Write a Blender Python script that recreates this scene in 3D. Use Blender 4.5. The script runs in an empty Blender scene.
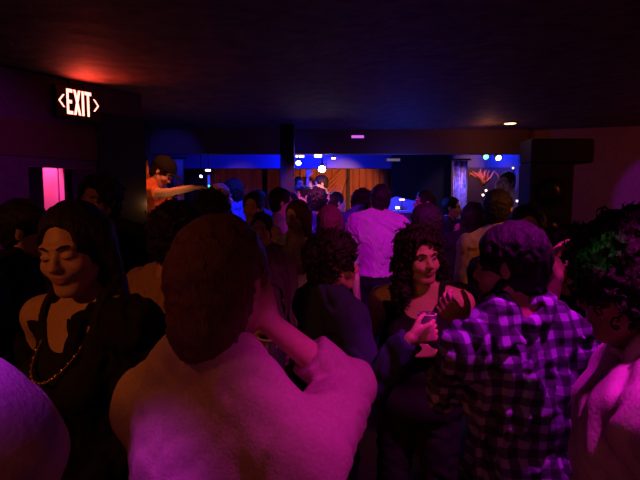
import bpy, math, random
import numpy as np
from mathutils import Vector, Matrix
random.seed(7)
SC = bpy.context.scene
COL = SC.collection
PI = math.pi
SC.view_settings.view_transform = 'Standard'
SC.view_settings.look = 'None'
SC.view_settings.gamma = 1
SC.view_settings.use_curve_mapping = False
SC.view_settings.exposure = 0.0

# ------------------------------------------------------------------ camera
CAMZ = 1.72; F = 500.0; TH = math.atan(45 / F)
cd = bpy.data.cameras.new('camera'); cam = bpy.data.objects.new('camera', cd); COL.objects.link(cam)
cam.location = (0, 0, CAMZ); cam.rotation_euler = (PI / 2 - TH, 0, 0)
cd.sensor_width = 36; cd.lens = F / 640 * 36; cd.clip_start = .02
SC.camera = cam
def at(px, py, Y):
    u, v = (px - 320) / F, (240 - py) / F
    dy = math.cos(TH) + v * math.sin(TH); dz = -math.sin(TH) + v * math.cos(TH)
    t = Y / dy
    return Vector((u * t, Y, CAMZ + dz * t))

# ------------------------------------------------------------------ materials
def new_mat(name):
    m = bpy.data.materials.new(name); m.use_nodes = True
    nt = m.node_tree; b = nt.nodes['Principled BSDF']
    return m, nt, b
MATS = {}
def mat(name, col, rough=.7, metal=0, bump=0, scale=40, var=0, spec=.4, trans=0, sheen=0, ior=1.45):
    if name in MATS: return MATS[name]
    m, nt, b = new_mat(name)
    b.inputs['Base Color'].default_value = (*col, 1); b.inputs['Roughness'].default_value = rough
    b.inputs['Metallic'].default_value = metal; b.inputs['Specular IOR Level'].default_value = spec
    b.inputs['Transmission Weight'].default_value = trans; b.inputs['IOR'].default_value = ior
    b.inputs['Sheen Weight'].default_value = sheen
    if bump or var:
        tc = nt.nodes.new('ShaderNodeTexCoord'); n = nt.nodes.new('ShaderNodeTexNoise')
        n.inputs['Scale'].default_value = scale; n.inputs['Detail'].default_value = 4
        nt.links.new(tc.outputs['Object'], n.inputs['Vector'])
        if bump:
            bp = nt.nodes.new('ShaderNodeBump'); bp.inputs['Strength'].default_value = bump; bp.inputs['Distance'].default_value = .01
            nt.links.new(n.outputs['Fac'], bp.inputs['Height']); nt.links.new(bp.outputs['Normal'], b.inputs['Normal'])
        if var:
            r = nt.nodes.new('ShaderNodeValToRGB')
            r.color_ramp.elements[0].position = .3; r.color_ramp.elements[1].position = .7
            r.color_ramp.elements[0].color = (*[c * (1 - var) for c in col], 1)
            r.color_ramp.elements[1].color = (*[min(1, c * (1 + var)) for c in col], 1)
            nt.links.new(n.outputs['Fac'], r.inputs['Fac']); nt.links.new(r.outputs['Color'], b.inputs['Base Color'])
    MATS[name] = m; return m
def emit(name, col, st):
    if name in MATS: return MATS[name]
    m, nt, b = new_mat(name)
    b.inputs['Base Color'].default_value = (*[min(1, c * .5) for c in col], 1)
    b.inputs['Emission Color'].default_value = (*col, 1); b.inputs['Emission Strength'].default_value = st
    MATS[name] = m; return m
def skin(name, col): return mat(name, col, rough=.48, bump=.08, scale=90, var=.08, spec=.45)
def cloth(name, col, rough=.85, sheen=0): return mat(name, col, rough=rough, bump=.25, scale=160, var=.1, spec=.2, sheen=sheen)
def hairm(name, col):
    if name in MATS: return MATS[name]
    m, nt, b = new_mat(name)
    b.inputs['Roughness'].default_value = .5; b.inputs['Specular IOR Level'].default_value = .3
    tc = nt.nodes.new('ShaderNodeTexCoord'); mp = nt.nodes.new('ShaderNodeMapping'); mp.inputs['Scale'].default_value = (1, 1, .15)
    n = nt.nodes.new('ShaderNodeTexNoise'); n.inputs['Scale'].default_value = 140; n.inputs['Detail'].default_value = 5; n.inputs['Distortion'].default_value = 1.2
    nt.links.new(tc.outputs['Object'], mp.inputs['Vector']); nt.links.new(mp.outputs['Vector'], n.inputs['Vector'])
    r = nt.nodes.new('ShaderNodeValToRGB'); r.color_ramp.elements[0].color = (*[c * .4 for c in col], 1); r.color_ramp.elements[1].color = (*[min(1, c * 1.5) for c in col], 1)
    nt.links.new(n.outputs['Fac'], r.inputs['Fac']); nt.links.new(r.outputs['Color'], b.inputs['Base Color'])
    bp = nt.nodes.new('ShaderNodeBump'); bp.inputs['Strength'].default_value = .7; bp.inputs['Distance'].default_value = .01
    nt.links.new(n.outputs['Fac'], bp.inputs['Height']); nt.links.new(bp.outputs['Normal'], b.inputs['Normal'])
    MATS[name] = m; return m

# ------------------------------------------------------------------ plain mesh helpers
def link_mesh(name, verts, faces, m=None, parent=None, smooth=False, loc=None):
    me = bpy.data.meshes.new(name); me.from_pydata([tuple(v) for v in verts], [], faces); me.update()
    if smooth: me.polygons.foreach_set('use_smooth', [True] * len(me.polygons))
    o = bpy.data.objects.new(name, me); COL.objects.link(o)
    for mm in (m if isinstance(m, (list, tuple)) else [m]):
        if mm: me.materials.append(mm)
    if parent: o.parent = parent
    if loc: o.location = loc
    return o
class MB:
    def __init__(s): s.v = []; s.f = []; s.sm = []
    def box(s, lo, hi, M=None, bev=0):
        (a, b, c), (d, e, f) = lo, hi
        if bev:
            q = bev; n = len(s.v); pts = []
            for z, k in ((c, q), (c + q, 0), (f - q, 0), (f, q)):
                kk = q
                ring = [(a + kk, b), (d - kk, b), (d, b + kk), (d, e - kk), (d - kk, e), (a + kk, e), (a, e - kk), (a, b + kk)]
                cx, cy = (a + d) / 2, (b + e) / 2
                for x, y in ring:
                    pts.append(Vector((x - math.copysign(k, x - cx) if k else x, y - math.copysign(k, y - cy) if k else y, z)))
            if M: pts = [M @ p for p in pts]
            s.v += pts
            for r in range(3):
                for i in range(8):
                    j = (i + 1) % 8
                    s.f.append((n + r * 8 + i, n + r * 8 + j, n + r * 8 + 8 + j, n + r * 8 + 8 + i))
            s.f.append(tuple(n + i for i in reversed(range(8)))); s.f.append(tuple(n + 24 + i for i in range(8)))
            return s
        n = len(s.v)
        pts = [Vector(p) for p in ((a, b, c), (d, b, c), (d, e, c), (a, e, c), (a, b, f), (d, b, f), (d, e, f), (a, e, f))]
        if M: pts = [M @ p for p in pts]
        s.v += pts
        s.f += [tuple(n + i for i in q) for q in ((3, 2, 1, 0), (4, 5, 6, 7), (0, 1, 5, 4), (1, 2, 6, 5), (2, 3, 7, 6), (3, 0, 4, 7))]
        return s
    def tube(s, pts, rad, seg=10, cap=True):
        pts = [Vector(p) for p in pts]; n0 = len(s.v); N = len(pts)
        if not isinstance(rad, (list, tuple)): rad = [rad] * N
        up = None
        for i, p in enumerate(pts):
            t = (pts[min(i + 1, N - 1)] - pts[max(i - 1, 0)]).normalized()
            if up is None: up = t.orthogonal().normalized()
            up = (up - t * up.dot(t)).normalized(); w = t.cross(up)
            for k in range(seg):
                a = 2 * PI * k / seg
                s.v.append(p + (up * math.cos(a) + w * math.sin(a)) * rad[i])
        for i in range(N - 1):
            for k in range(seg):
                k2 = (k + 1) % seg
                s.f.append((n0 + i * seg + k, n0 + i * seg + k2, n0 + (i + 1) * seg + k2, n0 + (i + 1) * seg + k))
        if cap:
            s.f.append(tuple(n0 + k for k in reversed(range(seg)))); s.f.append(tuple(n0 + (N - 1) * seg + k for k in range(seg)))
        return s
    def lathe(s, prof, M=None, seg=24, cap=True):
        n0 = len(s.v)
        for r, z in prof:
            for k in range(seg):
                a = 2 * PI * k / seg; p = Vector((r * math.cos(a), r * math.sin(a), z)); s.v.append(M @ p if M else p)
        for i in range(len(prof) - 1):
            for k in range(seg):
                k2 = (k + 1) % seg
                s.f.append((n0 + i * seg + k, n0 + i * seg + k2, n0 + (i + 1) * seg + k2, n0 + (i + 1) * seg + k))
        if cap:
            s.f.append(tuple(n0 + k for k in reversed(range(seg)))); s.f.append(tuple(n0 + (len(prof) - 1) * seg + k for k in range(seg)))
        return s
    def ball(s, c, r, M=None, seg=12, rings=8, sc=(1, 1, 1)):
        c = Vector(c)
        prof = [(max(1e-5, r * math.sin(PI * i / rings)), -r * math.cos(PI * i / rings)) for i in range(rings + 1)]
        T = Matrix.Translation(c) @ Matrix.Diagonal((*sc, 1))
        return s.lathe(prof, (M @ T) if M else T, seg, cap=False)
    def build(s, name, m, parent=None, smooth=False): return link_mesh(name, s.v, s.f, m, parent, smooth)
def tag(o, label=None, cat=None, group=None, kind=None):
    if label: o['label'] = label
    if cat: o['category'] = cat
    if group: o['group'] = group
    if kind: o['kind'] = kind
    return o
def empty(name, loc, rz=0):
    o = bpy.data.objects.new(name, None); COL.objects.link(o); o.location = loc; o.rotation_euler = (0, 0, rz); o.empty_display_size = .1
    return o
def struct(o): o['kind'] = 'structure'; return o

# ------------------------------------------------------------------ distance field body engine
class Field:
    def __init__(s, lo, hi, h):
        s.lo = np.array(lo, float); s.h = h
        s.n = np.maximum(8, np.ceil((np.array(hi) - s.lo) / h).astype(int) + 1)
        s.D = np.full(s.n, 1.0, np.float32)
    def sub(s, lo, hi):
        a = np.clip(np.floor((np.array(lo) - s.lo) / s.h).astype(int), 0, s.n - 1)
        b = np.clip(np.ceil((np.array(hi) - s.lo) / s.h).astype(int) + 1, 1, s.n)
        if np.any(b <= a): return None, None
        sl = tuple(slice(int(a[i]), int(b[i])) for i in range(3))
        ax = [s.lo[i] + s.h * np.arange(a[i], b[i], dtype=np.float32) for i in range(3)]
        X = np.meshgrid(*ax, indexing='ij', sparse=True)
        return sl, [x.astype(np.float32) for x in X]
    def merge(s, sl, d, k, neg):
        A = s.D[sl]
        if neg:
            h = np.clip(.5 - .5 * (d + A) / k, 0, 1); s.D[sl] = (A * (1 - h) - d * h) + k * h * (1 - h)
        else:
            h = np.clip(.5 + .5 * (d - A) / k, 0, 1); s.D[sl] = d * (1 - h) + A * h - k * h * (1 - h)
    def cap(s, a, b, ra, rb, k=.01, neg=False, flat=0, infl=0):
        a = np.array(a, float); b = np.array(b, float); ra += infl; rb += infl
        m = max(ra, rb) + k + 3 * s.h
        sl, X = s.sub(np.minimum(a, b) - m, np.maximum(a, b) + m)
        if sl is None: return s
        ab = b - a; L2 = max(1e-9, float(ab @ ab))
        px, py, pz = X[0] - a[0], X[1] - a[1], X[2] - a[2]
        tt = (px * ab[0] + py * ab[1] + pz * ab[2]) / L2
        t = np.clip(tt, 0, 1)
        d = np.sqrt((px - ab[0] * t) ** 2 + (py - ab[1] * t) ** 2 + (pz - ab[2] * t) ** 2) - (ra + (rb - ra) * t)
        if flat: d = np.maximum(d, (tt - 1) * math.sqrt(L2))
        s.merge(sl, d, k, neg); return s
    def ell(s, c, r, R=None, k=.01, neg=False, infl=0):
        c = np.array(c, float); r = np.array(r, float) + infl
        m = max(r) + k + 3 * s.h
        sl, X = s.sub(c - m, c + m)
        if sl is None: return s
        P = [X[i] - c[i] for i in range(3)]
        if R is not None:
            Rm = np.array(R)
            P = [P[0] * Rm[0, j] + P[1] * Rm[1, j] + P[2] * Rm[2, j] for j in range(3)]
        q = [P[i] / r[i] for i in range(3)]
        k0 = np.sqrt(q[0] ** 2 + q[1] ** 2 + q[2] ** 2); k1 = np.sqrt((q[0] / r[0]) ** 2 + (q[1] / r[1]) ** 2 + (q[2] / r[2]) ** 2) + 1e-6
        s.merge(sl, k0 * (k0 - 1) / k1, k, neg); return s
    def plane(s, p, n):
        X = s.sub(s.lo, s.lo + s.h * s.n)[1]; n = Vector(n).normalized()
        d = (X[0] - p[0]) * n[0] + (X[1] - p[1]) * n[1] + (X[2] - p[2]) * n[2]
        s.D = np.maximum(s.D, d.astype(np.float32)); return s
    def folds(s, amp, wl, seed=0, warp=.5, dirs=4, aniso=0):
        r = np.random.RandomState(seed); I = np.nonzero(np.abs(s.D) < max(.05, 2 * amp))
        if len(I[0]) == 0: return s
        P = np.stack([s.lo[i] + s.h * I[i] for i in range(3)], 1)
        if aniso: P = P @ np.diag([1, 1, 1 / aniso])
        W = P.copy()
        for q in range(3):
            d = r.randn(3, 3); W = W + warp * wl * .6 / (1 + q) * np.sin(P @ d * ((1.9 + 1.3 * q) / wl) + r.rand(3) * 6)
        v = np.zeros(len(P))
        for q in range(dirs):
            d = r.randn(3); d /= np.linalg.norm(d); u = np.sin(W @ d * (2 * PI / (wl * r.uniform(.7, 1.5))) + r.rand() * 6)
            v += (1 - 2 * np.abs(u)) if aniso else u
        s.D[I] += (amp * v / dirs * 1.6).astype(np.float32); return s
    def mesh(s):
        D = s.D; sg = D < 0
        c = np.zeros(tuple(n - 1 for n in D.shape), np.uint8)
        for i in (0, 1):
            for j in (0, 1):
                for k in (0, 1):
                    c += sg[i:D.shape[0] - 1 + i, j:D.shape[1] - 1 + j, k:D.shape[2] - 1 + k]
        I = np.nonzero((c > 0) & (c < 8)); N = len(I[0])
        idx = np.full(c.shape, -1, np.int32); idx[I] = np.arange(N)
        corners = [(i, j, k) for i in (0, 1) for j in (0, 1) for k in (0, 1)]
        V = {q: D[I[0] + q[0], I[1] + q[1], I[2] + q[2]] for q in corners}
        acc = np.zeros((N, 3)); cnt = np.zeros(N)
        for a in corners:
            for ax in range(3):
                if a[ax]: continue
                b = list(a); b[ax] = 1; b = tuple(b)
                va, vb = V[a], V[b]; m = (va < 0) != (vb < 0)
                t = np.where(m, va / np.where(m, va - vb, 1), 0)
                p = np.zeros((N, 3)); p[:] = a; p[:, ax] = t
                acc += p * m[:, None]; cnt += m
        P = (np.stack(I, 1) + acc / cnt[:, None]) * s.h + s.lo
        Q = []
        for ax in range(3):
            u, w = [(1, 2), (2, 0), (0, 1)][ax]
            sa = [slice(None)] * 3; sb = [slice(None)] * 3; sa[ax] = slice(0, -1); sb[ax] = slice(1, None)
            A, B = sg[tuple(sa)], sg[tuple(sb)]; E = np.nonzero(A != B)
            ok = (E[u] > 0) & (E[w] > 0) & (E[u] < D.shape[u] - 1) & (E[w] < D.shape[w] - 1)
            E = [e[ok] for e in E]; fl = A[tuple(E)]
            def cell(du, dw):
                e = [x.copy() for x in E]; e[u] -= du; e[w] -= dw; return idx[tuple(e)]
            q = np.stack([cell(1, 1), cell(0, 1), cell(0, 0), cell(1, 0)], 1)
            q[~fl] = q[~fl][:, ::-1]; Q.append(q)
        return P, np.concatenate(Q)
def np_mesh(name, P, Q, mats, parent=None, mi=None):
    me = bpy.data.meshes.new(name); me.vertices.add(len(P)); me.vertices.foreach_set('co', P.astype(np.float32).ravel())
    me.loops.add(len(Q) * 4); me.loops.foreach_set('vertex_index', Q.astype(np.int32).ravel())
    me.polygons.add(len(Q)); me.polygons.foreach_set('loop_start', np.arange(len(Q), dtype=np.int32) * 4)
    me.polygons.foreach_set('use_smooth', np.ones(len(Q), bool))
    for m in (mats if isinstance(mats, list) else [mats]): me.materials.append(m)
    if mi is not None: me.polygons.foreach_set('material_index', mi.astype(np.int32))
    me.update(calc_edges=True)
    o = bpy.data.objects.new(name, me); COL.objects.link(o)
    if parent: o.parent = parent
    return o

# ------------------------------------------------------------------ people
LIP = mat('lips', (.40, .18, .14), rough=.4)
EYEW = mat('eye_white', (.55, .5, .48), rough=.25); EYEB = mat('iris', (.02, .012, .01), rough=.15)
LASH = mat('brow_hair', (.012, .008, .007), rough=.8)
def V(*a): return Vector(a)
def rotm(yaw=0, pitch=0, roll=0):   # degrees: yaw left positive, pitch down positive, roll to own right positive
    return Matrix.Rotation(math.radians(yaw), 3, 'Z') @ Matrix.Rotation(math.radians(-pitch), 3, 'X') @ Matrix.Rotation(math.radians(roll), 3, 'Y')

def person(label, hc, yaw=0, skinm=None, hair=None, top=None, legs=None, shoes=None, width=1.0, fem=False, lean=(0, 0), head=(0, 0, 0),
           R=None, L=None, floor=0.0, res=.008, fat=0.0, seed=0, smile=0, closed=False, group=None, beard=None, drop=0.0):
    """hc = world position of the centre of the head; the figure stands under it."""
    a = math.radians(lean[0]); b = math.radians(lean[1])
    s = (hc.z - floor) / (.95 + .685 * math.cos(a) * math.cos(b))
    T3 = Matrix.Rotation(-a, 3, 'X') @ Matrix.Rotation(b, 3, 'Y'); hip = V(0, 0, .95 * s)
    def T(x, y, z): return T3 @ V(x * s, y * s, (z - .95) * s) + hip
    yr = math.radians(yaw); RZ = Matrix.Rotation(yr, 3, 'Z')
    Hc = T(0, .025, 1.635); off = RZ @ Hc
    loc = V(hc.x - off.x, hc.y - off.y, floor)
    root = empty('person', loc, yr)
    tag(root, label, 'person', group)
    W2L = lambda p: RZ.inverted() @ (p - loc)
    D2L = lambda d: (RZ.inverted() @ Vector(d)).normalized()
    HR = T3 @ rotm(*head); HRn = np.array(HR)
    def HP(x, y, z): return HR @ V(x * s, y * s, z * s) + Hc
    w = width
    sh = {1: T(.175 * w, -.005, 1.425 - drop), -1: T(-.175 * w, -.005, 1.425 - drop)}   # +1 = own right
    arms = {}
    for side, spec in ((1, R), (-1, L)):
        S = sh[side]; la, lf = .285 * s, .255 * s
        if spec is None:
            spec = dict(t=None)
        if spec.get('t') is None:
            Wt = T(side * (.235 * w + .02), .06 + .02 * random.random(), .86) if spec.get('loc') is None else T(*spec['loc'])
            hint = spec.get('e', None); hint = V(side * .35, -1, 0) if hint is None else V(*hint)
        else:
            Wt = W2L(spec['t']); hint = D2L(spec.get('e', (0, 0, -1)))
        dv = Wt - S; dist = min(dv.length, (la + lf) * .995); dist = max(dist, .1 * s); dn = dv.normalized(); Wt = S + dn * dist
        x = (la * la - lf * lf + dist * dist) / (2 * dist); hh = math.sqrt(max(0, la * la - x * x))
        hp = (hint - dn * hint.dot(dn)).normalized(); E = S + dn * x + hp * hh
        fd = (Wt - E).normalized()
        d = D2L(spec['d']) if 'd' in spec else fd
        n = D2L(spec['n']) if 'n' in spec else T3 @ V(-side, 0.15, 0)
        n = (n - d * n.dot(d)).normalized(); u = d.cross(n) * side
        arms[side] = (S, E, Wt, d, n, u, spec.get('curl', .25))
    # ---- primitives shared by body and clothes
    tor = []
    ch = .012 if fem else 0
    def E3(c, r, k=.04): tor.append(('e', T(*c), [q * s for q in r], np.array(T3), k * s))
    f = fat
    E3((0, .0, 1.27), (.155 * w + f * .3, .105 + f * .5, .19)); E3((0, .005, 1.10), (.135 * w - ch + f, .10 + f, .15)); E3((0, -.005, .96), (.165 * w + ch * .6 + f, .115 + f, .12))
    if fem:
        E3((.075, .085, 1.27), (.062, .055, .06), .025); E3((-.075, .085, 1.27), (.062, .055, .06), .025)
    else:
        E3((.07, .05, 1.32), (.08, .06, .07), .03); E3((-.07, .05, 1.32), (.08, .06, .07), .03)
    def C3(a_, b_, r1, r2, k=.03): tor.append(('c', a_, b_, r1 * s, r2 * s, k * s))
    C3(sh[1], sh[-1], .055, .055, .05)
    C3(T(.05, -.015, 1.49), sh[1] + V(0, 0, .005), .045, .045, .04); C3(T(-.05, -.015, 1.49), sh[-1] + V(0, 0, .005), .045, .045, .04)
    def put(F_, prims, infl=0):
        for p in prims:
            if p[0] == 'e': F_.ell(p[1], p[2], p[3], p[4], infl=infl)
            else: F_.cap(p[1], p[2], p[3], p[4], p[5], infl=infl)
    hipx = .088 * w * s; lg = []
    st = .02 * s
    kn = {q: V(q * (hipx + st), .025 * s, .50 * s) for q in (1, -1)}; an = {q: V(q * (hipx + 2 * st), -.005 * s, .085 * s) for q in (1, -1)}
    for q in (1, -1):
        lg.append(('c', V(q * hipx, 0, .92 * s), kn[q], (.085 + f * .3) * s, .056 * s, .03 * s)); lg.append(('c', kn[q], an[q], .056 * s, .038 * s, .01 * s))
    allp = [Hc, V(0, 0, 0)] + [q for A in arms.values() for q in A[:3]] + [A[2] + A[3] * .2 * s for A in arms.values()]
    lo = [min(p[i] for p in allp) - .14 for i in range(3)]; hi = [max(p[i] for p in allp) + .14 for i in range(3)]
    lo[0] = min(lo[0], -.3 - f); hi[0] = max(hi[0], .3 + f); lo[1] = min(lo[1], -.24 - f); hi[1] = max(hi[1], .26 + f); lo[2] = -.03; hi[2] = Hc.z + .2
    B = Field(lo, hi, res)
    put(B, tor); put(B, lg)
    for q in (1, -1):
        B.cap(an[q] + V(0, 0, -.01), an[q] + V(0, -.0, -.05 * s), .035 * s, .035 * s, .01); B.cap(an[q] + V(0, -.03, -.052 * s), an[q] + V(q * .02, .14 * s, -.06 * s), .03 * s, .025 * s, .02)
    # neck, head
    nk = T(0, -.02, 1.47)
    B.cap(nk, HP(0, -.02, -.05), (.052 if fem else .06) * s, (.048 if fem else .056) * s, .03 * s)
    Hel = lambda F_, c, r, k=.012, neg=False, infl=0, R2=None: F_.ell(HP(*c), [q * s for q in r], HRn if R2 is None else np.array(HR @ R2), k * s, neg, infl)
    Hca = lambda F_, p, q, r1, r2, k=.01, neg=False: F_.cap(HP(*p), HP(*q), r1 * s, r2 * s, k * s, neg)
    Hel(B, (0, -.015, .03), (.075, .095, .094)); Hel(B, (0, .03, -.025), (.061, .064, .086), .02)
    Hel(B, (0, .066, -.096), (.026, .022, .019), .025)
    for q in (1, -1):
        Hca(B, (q * .052, -.0, -.05), (q * .018, .062, -.094), .018, .016, .022)
        Hel(B, (q * .04, .062, -.028), (.024, .022, .024), .016)
        Hca(B, (q * .012, .086, .024), (q * .045, .072, .024), .010, .009, .012)
        Hel(B, (q * .031, .098, .003), (.017, .018, .009), .012, True)
        Hel(B, (q * .077, -.008, -.004), (.008, .018, .030), .006)
        Hca(B, (q * .077, -.0, .02), (q * .085, -.018, .018), .006, .006, .006)
        Hel(B, (q * .010, .099, -.030), (.009, .010, .007), .006)
        if closed: Hel(B, (q * .031, .079, .001), (.017, .013, .011), .004)
        if smile: Hel(B, (q * .034, .076, -.036), (.017, .017, .014), .012)
    Hca(B, (0, .085, .012), (0, .108, -.026), .007, .0115, .010)
    Hel(B, (0, .082, -.05), (.03, .016, .022), .015)
    lz = -.056
    Hel(B, (0, .0935, lz), (.021, .008, .0042), .004); Hel(B, (0, .0925, lz - .011), (.017, .008, .0048), .004)
    if smile:
        for q in (1, -1): Hel(B, (q * .022, .086, lz - .001), (.010, .007, .0045), .004)
    # arms, hands
    for side, (S, E, Wt, d, n, u, curl) in arms.items():
        B.cap(S, E, (.05 + f * .15) * s * (.92 if fem else 1), .037 * s, .02 * s); B.cap(E, Wt, .038 * s, .025 * s, .01 * s)
        pe = Wt + d * .085 * s
        for t_ in (-.026, -.009, .009, .026):
            B.cap(Wt + d * .015 * s + u * t_ * .6 * s, pe + u * t_ * 1.12 * s, .0145 * s, .0125 * s, .008 * s)
        fr = .0078 * s
        for t_, ln in ((.030, .068), (.010, .077), (-.011, .071), (-.030, .055)):
            p = pe + u * t_ * s; dd = d + u * t_ * 1.5; dd.normalize(); ang = 0
            for sg_, (l_, r_) in enumerate(((.45, 1.1), (.3, 1.0), (.25, .9))):
                ang += curl * (1.15, 1.3, .9)[sg_]
                d2 = (dd * math.cos(ang) + n * math.sin(ang)).normalized(); p2 = p + d2 * ln * l_ * 1.05 * s
                B.cap(p, p2, fr * r_ * 1.08, fr * r_, .002 * s); p = p2
        p = Wt + d * .022 * s + u * .026 * s; dv = (d * .62 + u * .72 + n * .3).normalized(); p2 = p + dv * .042 * s
        B.cap(p, p2, .014 * s, .011 * s, .012 * s)
        dv2 = (d * .85 + u * (.45 - .5 * curl) + n * (.2 + .9 * curl)).normalized(); p3 = p2 + dv2 * .03 * s; B.cap(p2, p3, .0105 * s, .0095 * s, .002)
        dv3 = (d * .9 + n * (.2 + 1.2 * curl)).normalized(); B.cap(p3, p3 + dv3 * .024 * s, .0095 * s, .008 * s, .002)
    P, Q = B.mesh()
    # lips region by position in head frame
    cen = P[Q].mean(1) - np.array(Hc); loc3 = cen @ HRn / s
    mi = ((np.abs(loc3[:, 0]) < .024) & (loc3[:, 1] > .092) & (loc3[:, 2] < lz + .005) & (loc3[:, 2] > lz - .016) & (loc3[:, 1] > .09 - .12 * np.abs(loc3[:, 0]))).astype(int)
    np_mesh('body', P, Q, [skinm, LIP], root, mi)
    for q in (1, -1):
        if not closed:
            e = MB(); e.ball((0, 0, 0), .0115 * s, seg=14, rings=10)
            o = e.build('eye', EYEW, root, True); o.location = HP(q * .031, .074, .003)
            i = MB(); i.ball((0, 0, 0), .0052 * s, seg=10, rings=6, sc=(1, .5, 1)); i = i.build('iris', EYEB, o, True)
            i.location = HR @ V(0, .0097 * s, 0); i.rotation_euler = HR.to_euler()
        bm = MB(); bm.tube([HP(q * .013, .0975, .021), HP(q * .026, .094, .0275), HP(q * .04, .084, .0265), HP(q * .049, .073, .020)], [.002 * s, .0034 * s, .003 * s, .0012 * s], 6); bm.build('eyebrow', LASH, root, True)
        if closed or fem:
            lm = MB(); lm.tube([HP(q * .017, .0895, -.003), HP(q * .031, .0925, -.0065 if closed else .011), HP(q * .045, .083, -.002)], [.001 * s, .0018 * s, .001 * s], 5); lm.build('eyelash', LASH, root, True)
    # ---- hair
    if hair:
        style, hm = hair; hf = Field([Hc[i] - (.2, .2, .42)[i] * s for i in range(3)], [Hc[i] + .2 * s for i in range(3)], max(res * .9, .005))
        th = {'short': .012, 'curly': .028, 'longcurly': .026, 'long': .012, 'bun': .014, 'cap': .016, 'afro': .055, 'wavy': .024, 'buzz': .006, 'bob': .017, 'thick': .02}[style]
        Hel(hf, (0, -.018, .034), (.076, .095, .092), .01, infl=th * s)
        Hel(hf, (0, -.045, -.03), (.066, .055, .06), .02, infl=th * .7 * s)
        if style == 'bob': Hca(hf, (0, -.06, -.0), (0, -.065, -.085), .08, .07, .03)
        if style in ('longcurly', 'long', 'wavy'):
            wv = .06 if style == 'longcurly' else .045
            if style == 'wavy': wv = .05
            Hca(hf, (0, -.07, .0), (0, -.085, -.2), .075, wv, .04)
            for q in (1, -1):
                Hca(hf, (q * .072, -.02, .04), (q * .092, -.02, -.19), .034, wv * .7, .03)
                if style == 'longcurly': Hca(hf, (q * .09, -.0, -.04), (q * .105, .01, -.17), .034, .036, .03)
        if style == 'bun': Hel(hf, (0, -.075, .12), (.05, .05, .042), .015)
        if style == 'afro': Hel(hf, (0, -.03, .035), (.118, .122, .115), .02)
        # clear the face
        Hel(hf, (0, .125, -.045), (.066, .09, .098), .012, True); Hel(hf, (0, .105, .028), (.060, .066, .062), .010, True)
        if style == 'longcurly': Hel(hf, (0, .12, -.03), (.080, .085, .105), .012, True)
        if style in ('short', 'curly', 'cap', 'buzz', 'bun', 'afro', 'thick', 'bob'):
            for q in (1, -1): Hel(hf, (q * .07, .05, -.06), (.045, .055, .055), .01, True)
            for q in (1, -1): Hel(hf, (q * .092, .0, -.015), (.022, .028, .034), .006, True)
            c = HP(0, 0, -.12 if style == 'bob' else -.075); hf.plane(c, HR @ V(0, .25, -1))
        if style in ('curly', 'longcurly', 'afro'): hf.folds(.015, .035, seed, .8, 5); hf.folds(.006, .016, seed + 3, .6, 4)
        elif style == 'wavy': hf.folds(.006, .05, seed, .7, 4, 2); hf.folds(.0025, .02, seed + 1, .6)
        elif style == 'long': hf.folds(.003, .05, seed, .5, 4, 3)
        else: hf.folds(.004, .03, seed, .6)
        P, Q = hf.mesh()
        if style == 'cap':
            zc = ((P[Q].mean(1) - np.array(Hc)) @ HRn / s)[:, 2]
            hobj = np_mesh('hair', P, Q, hm, root)
            cf = Field([Hc[i] - .2 * s for i in range(3)], [Hc[i] + .2 * s for i in range(3)], .006)
            Hel(cf, (0, -.016, .045), (.098, .116, .098), .01); cf.plane(HP(0, 0, .035), HR @ V(0, .1, -1))
            Hel(cf, (0, .115, .048), (.07, .07, .006), .008)
            P, Q = cf.mesh(); np_mesh('cap', P, Q, cloth('black_cap', (.012, .012, .014)), root)
        else: hobj = np_mesh('hair', P, Q, hm, root)
        if style in ('curly', 'longcurly', 'afro'):
            rr = random.Random(seed + 50); cb = MB(); nv = len(P)
            for _ in range(150 if res < .008 else 50):
                p0 = Vector(P[rr.randrange(nv)]); o_ = (HR.inverted() @ (p0 - Hc)) / s
                if o_.y > .045 and o_.z < .085 and abs(o_.x) < .085: continue
                outd = (p0 - Hc); outd.z *= .4; outd = outd.normalized() if outd.length > .01 else V(0, 0, 1)
                t1 = outd.orthogonal().normalized(); t2 = outd.cross(t1); ph = rr.random() * 6; rad = rr.uniform(.006, .012) * s; ln = rr.uniform(.015, .035) * s
                ax = (outd * .6 + V(0, 0, -.9 if o_.z < .05 else -.1) + t1 * rr.uniform(-.4, .4)).normalized()
                pts = [p0 - outd * .008 + ax * (ln * i / 9) + (t1 * math.cos(ph + i * 1.1) + t2 * math.sin(ph + i * 1.1)) * rad for i in range(10)]
                cb.tube(pts, [.0022] * 9 + [.001], 5)
            cb.build('curls', hm, hobj, True)['kind'] = 'stuff'
    if beard:
        bf = Field([Hc[i] - .16 * s for i in range(3)], [Hc[i] + .16 * s for i in range(3)], .005)
        Hel(bf, (0, .066, -.098), (.032, .028, .024), .02)
        for q in (1, -1): Hca(bf, (q * .062, .005, -.045), (q * .022, .066, -.096), .018, .019, .015); Hel(bf, (q * .02, .089, -.047), (.016, .009, .004), .006)
        Hel(bf, (0, .1, -.062), (.023, .02, .012), .004, True); bf.folds(.002, .012, seed)
        P, Q = bf.mesh(); np_mesh('beard', P, Q, beard, root)
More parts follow.
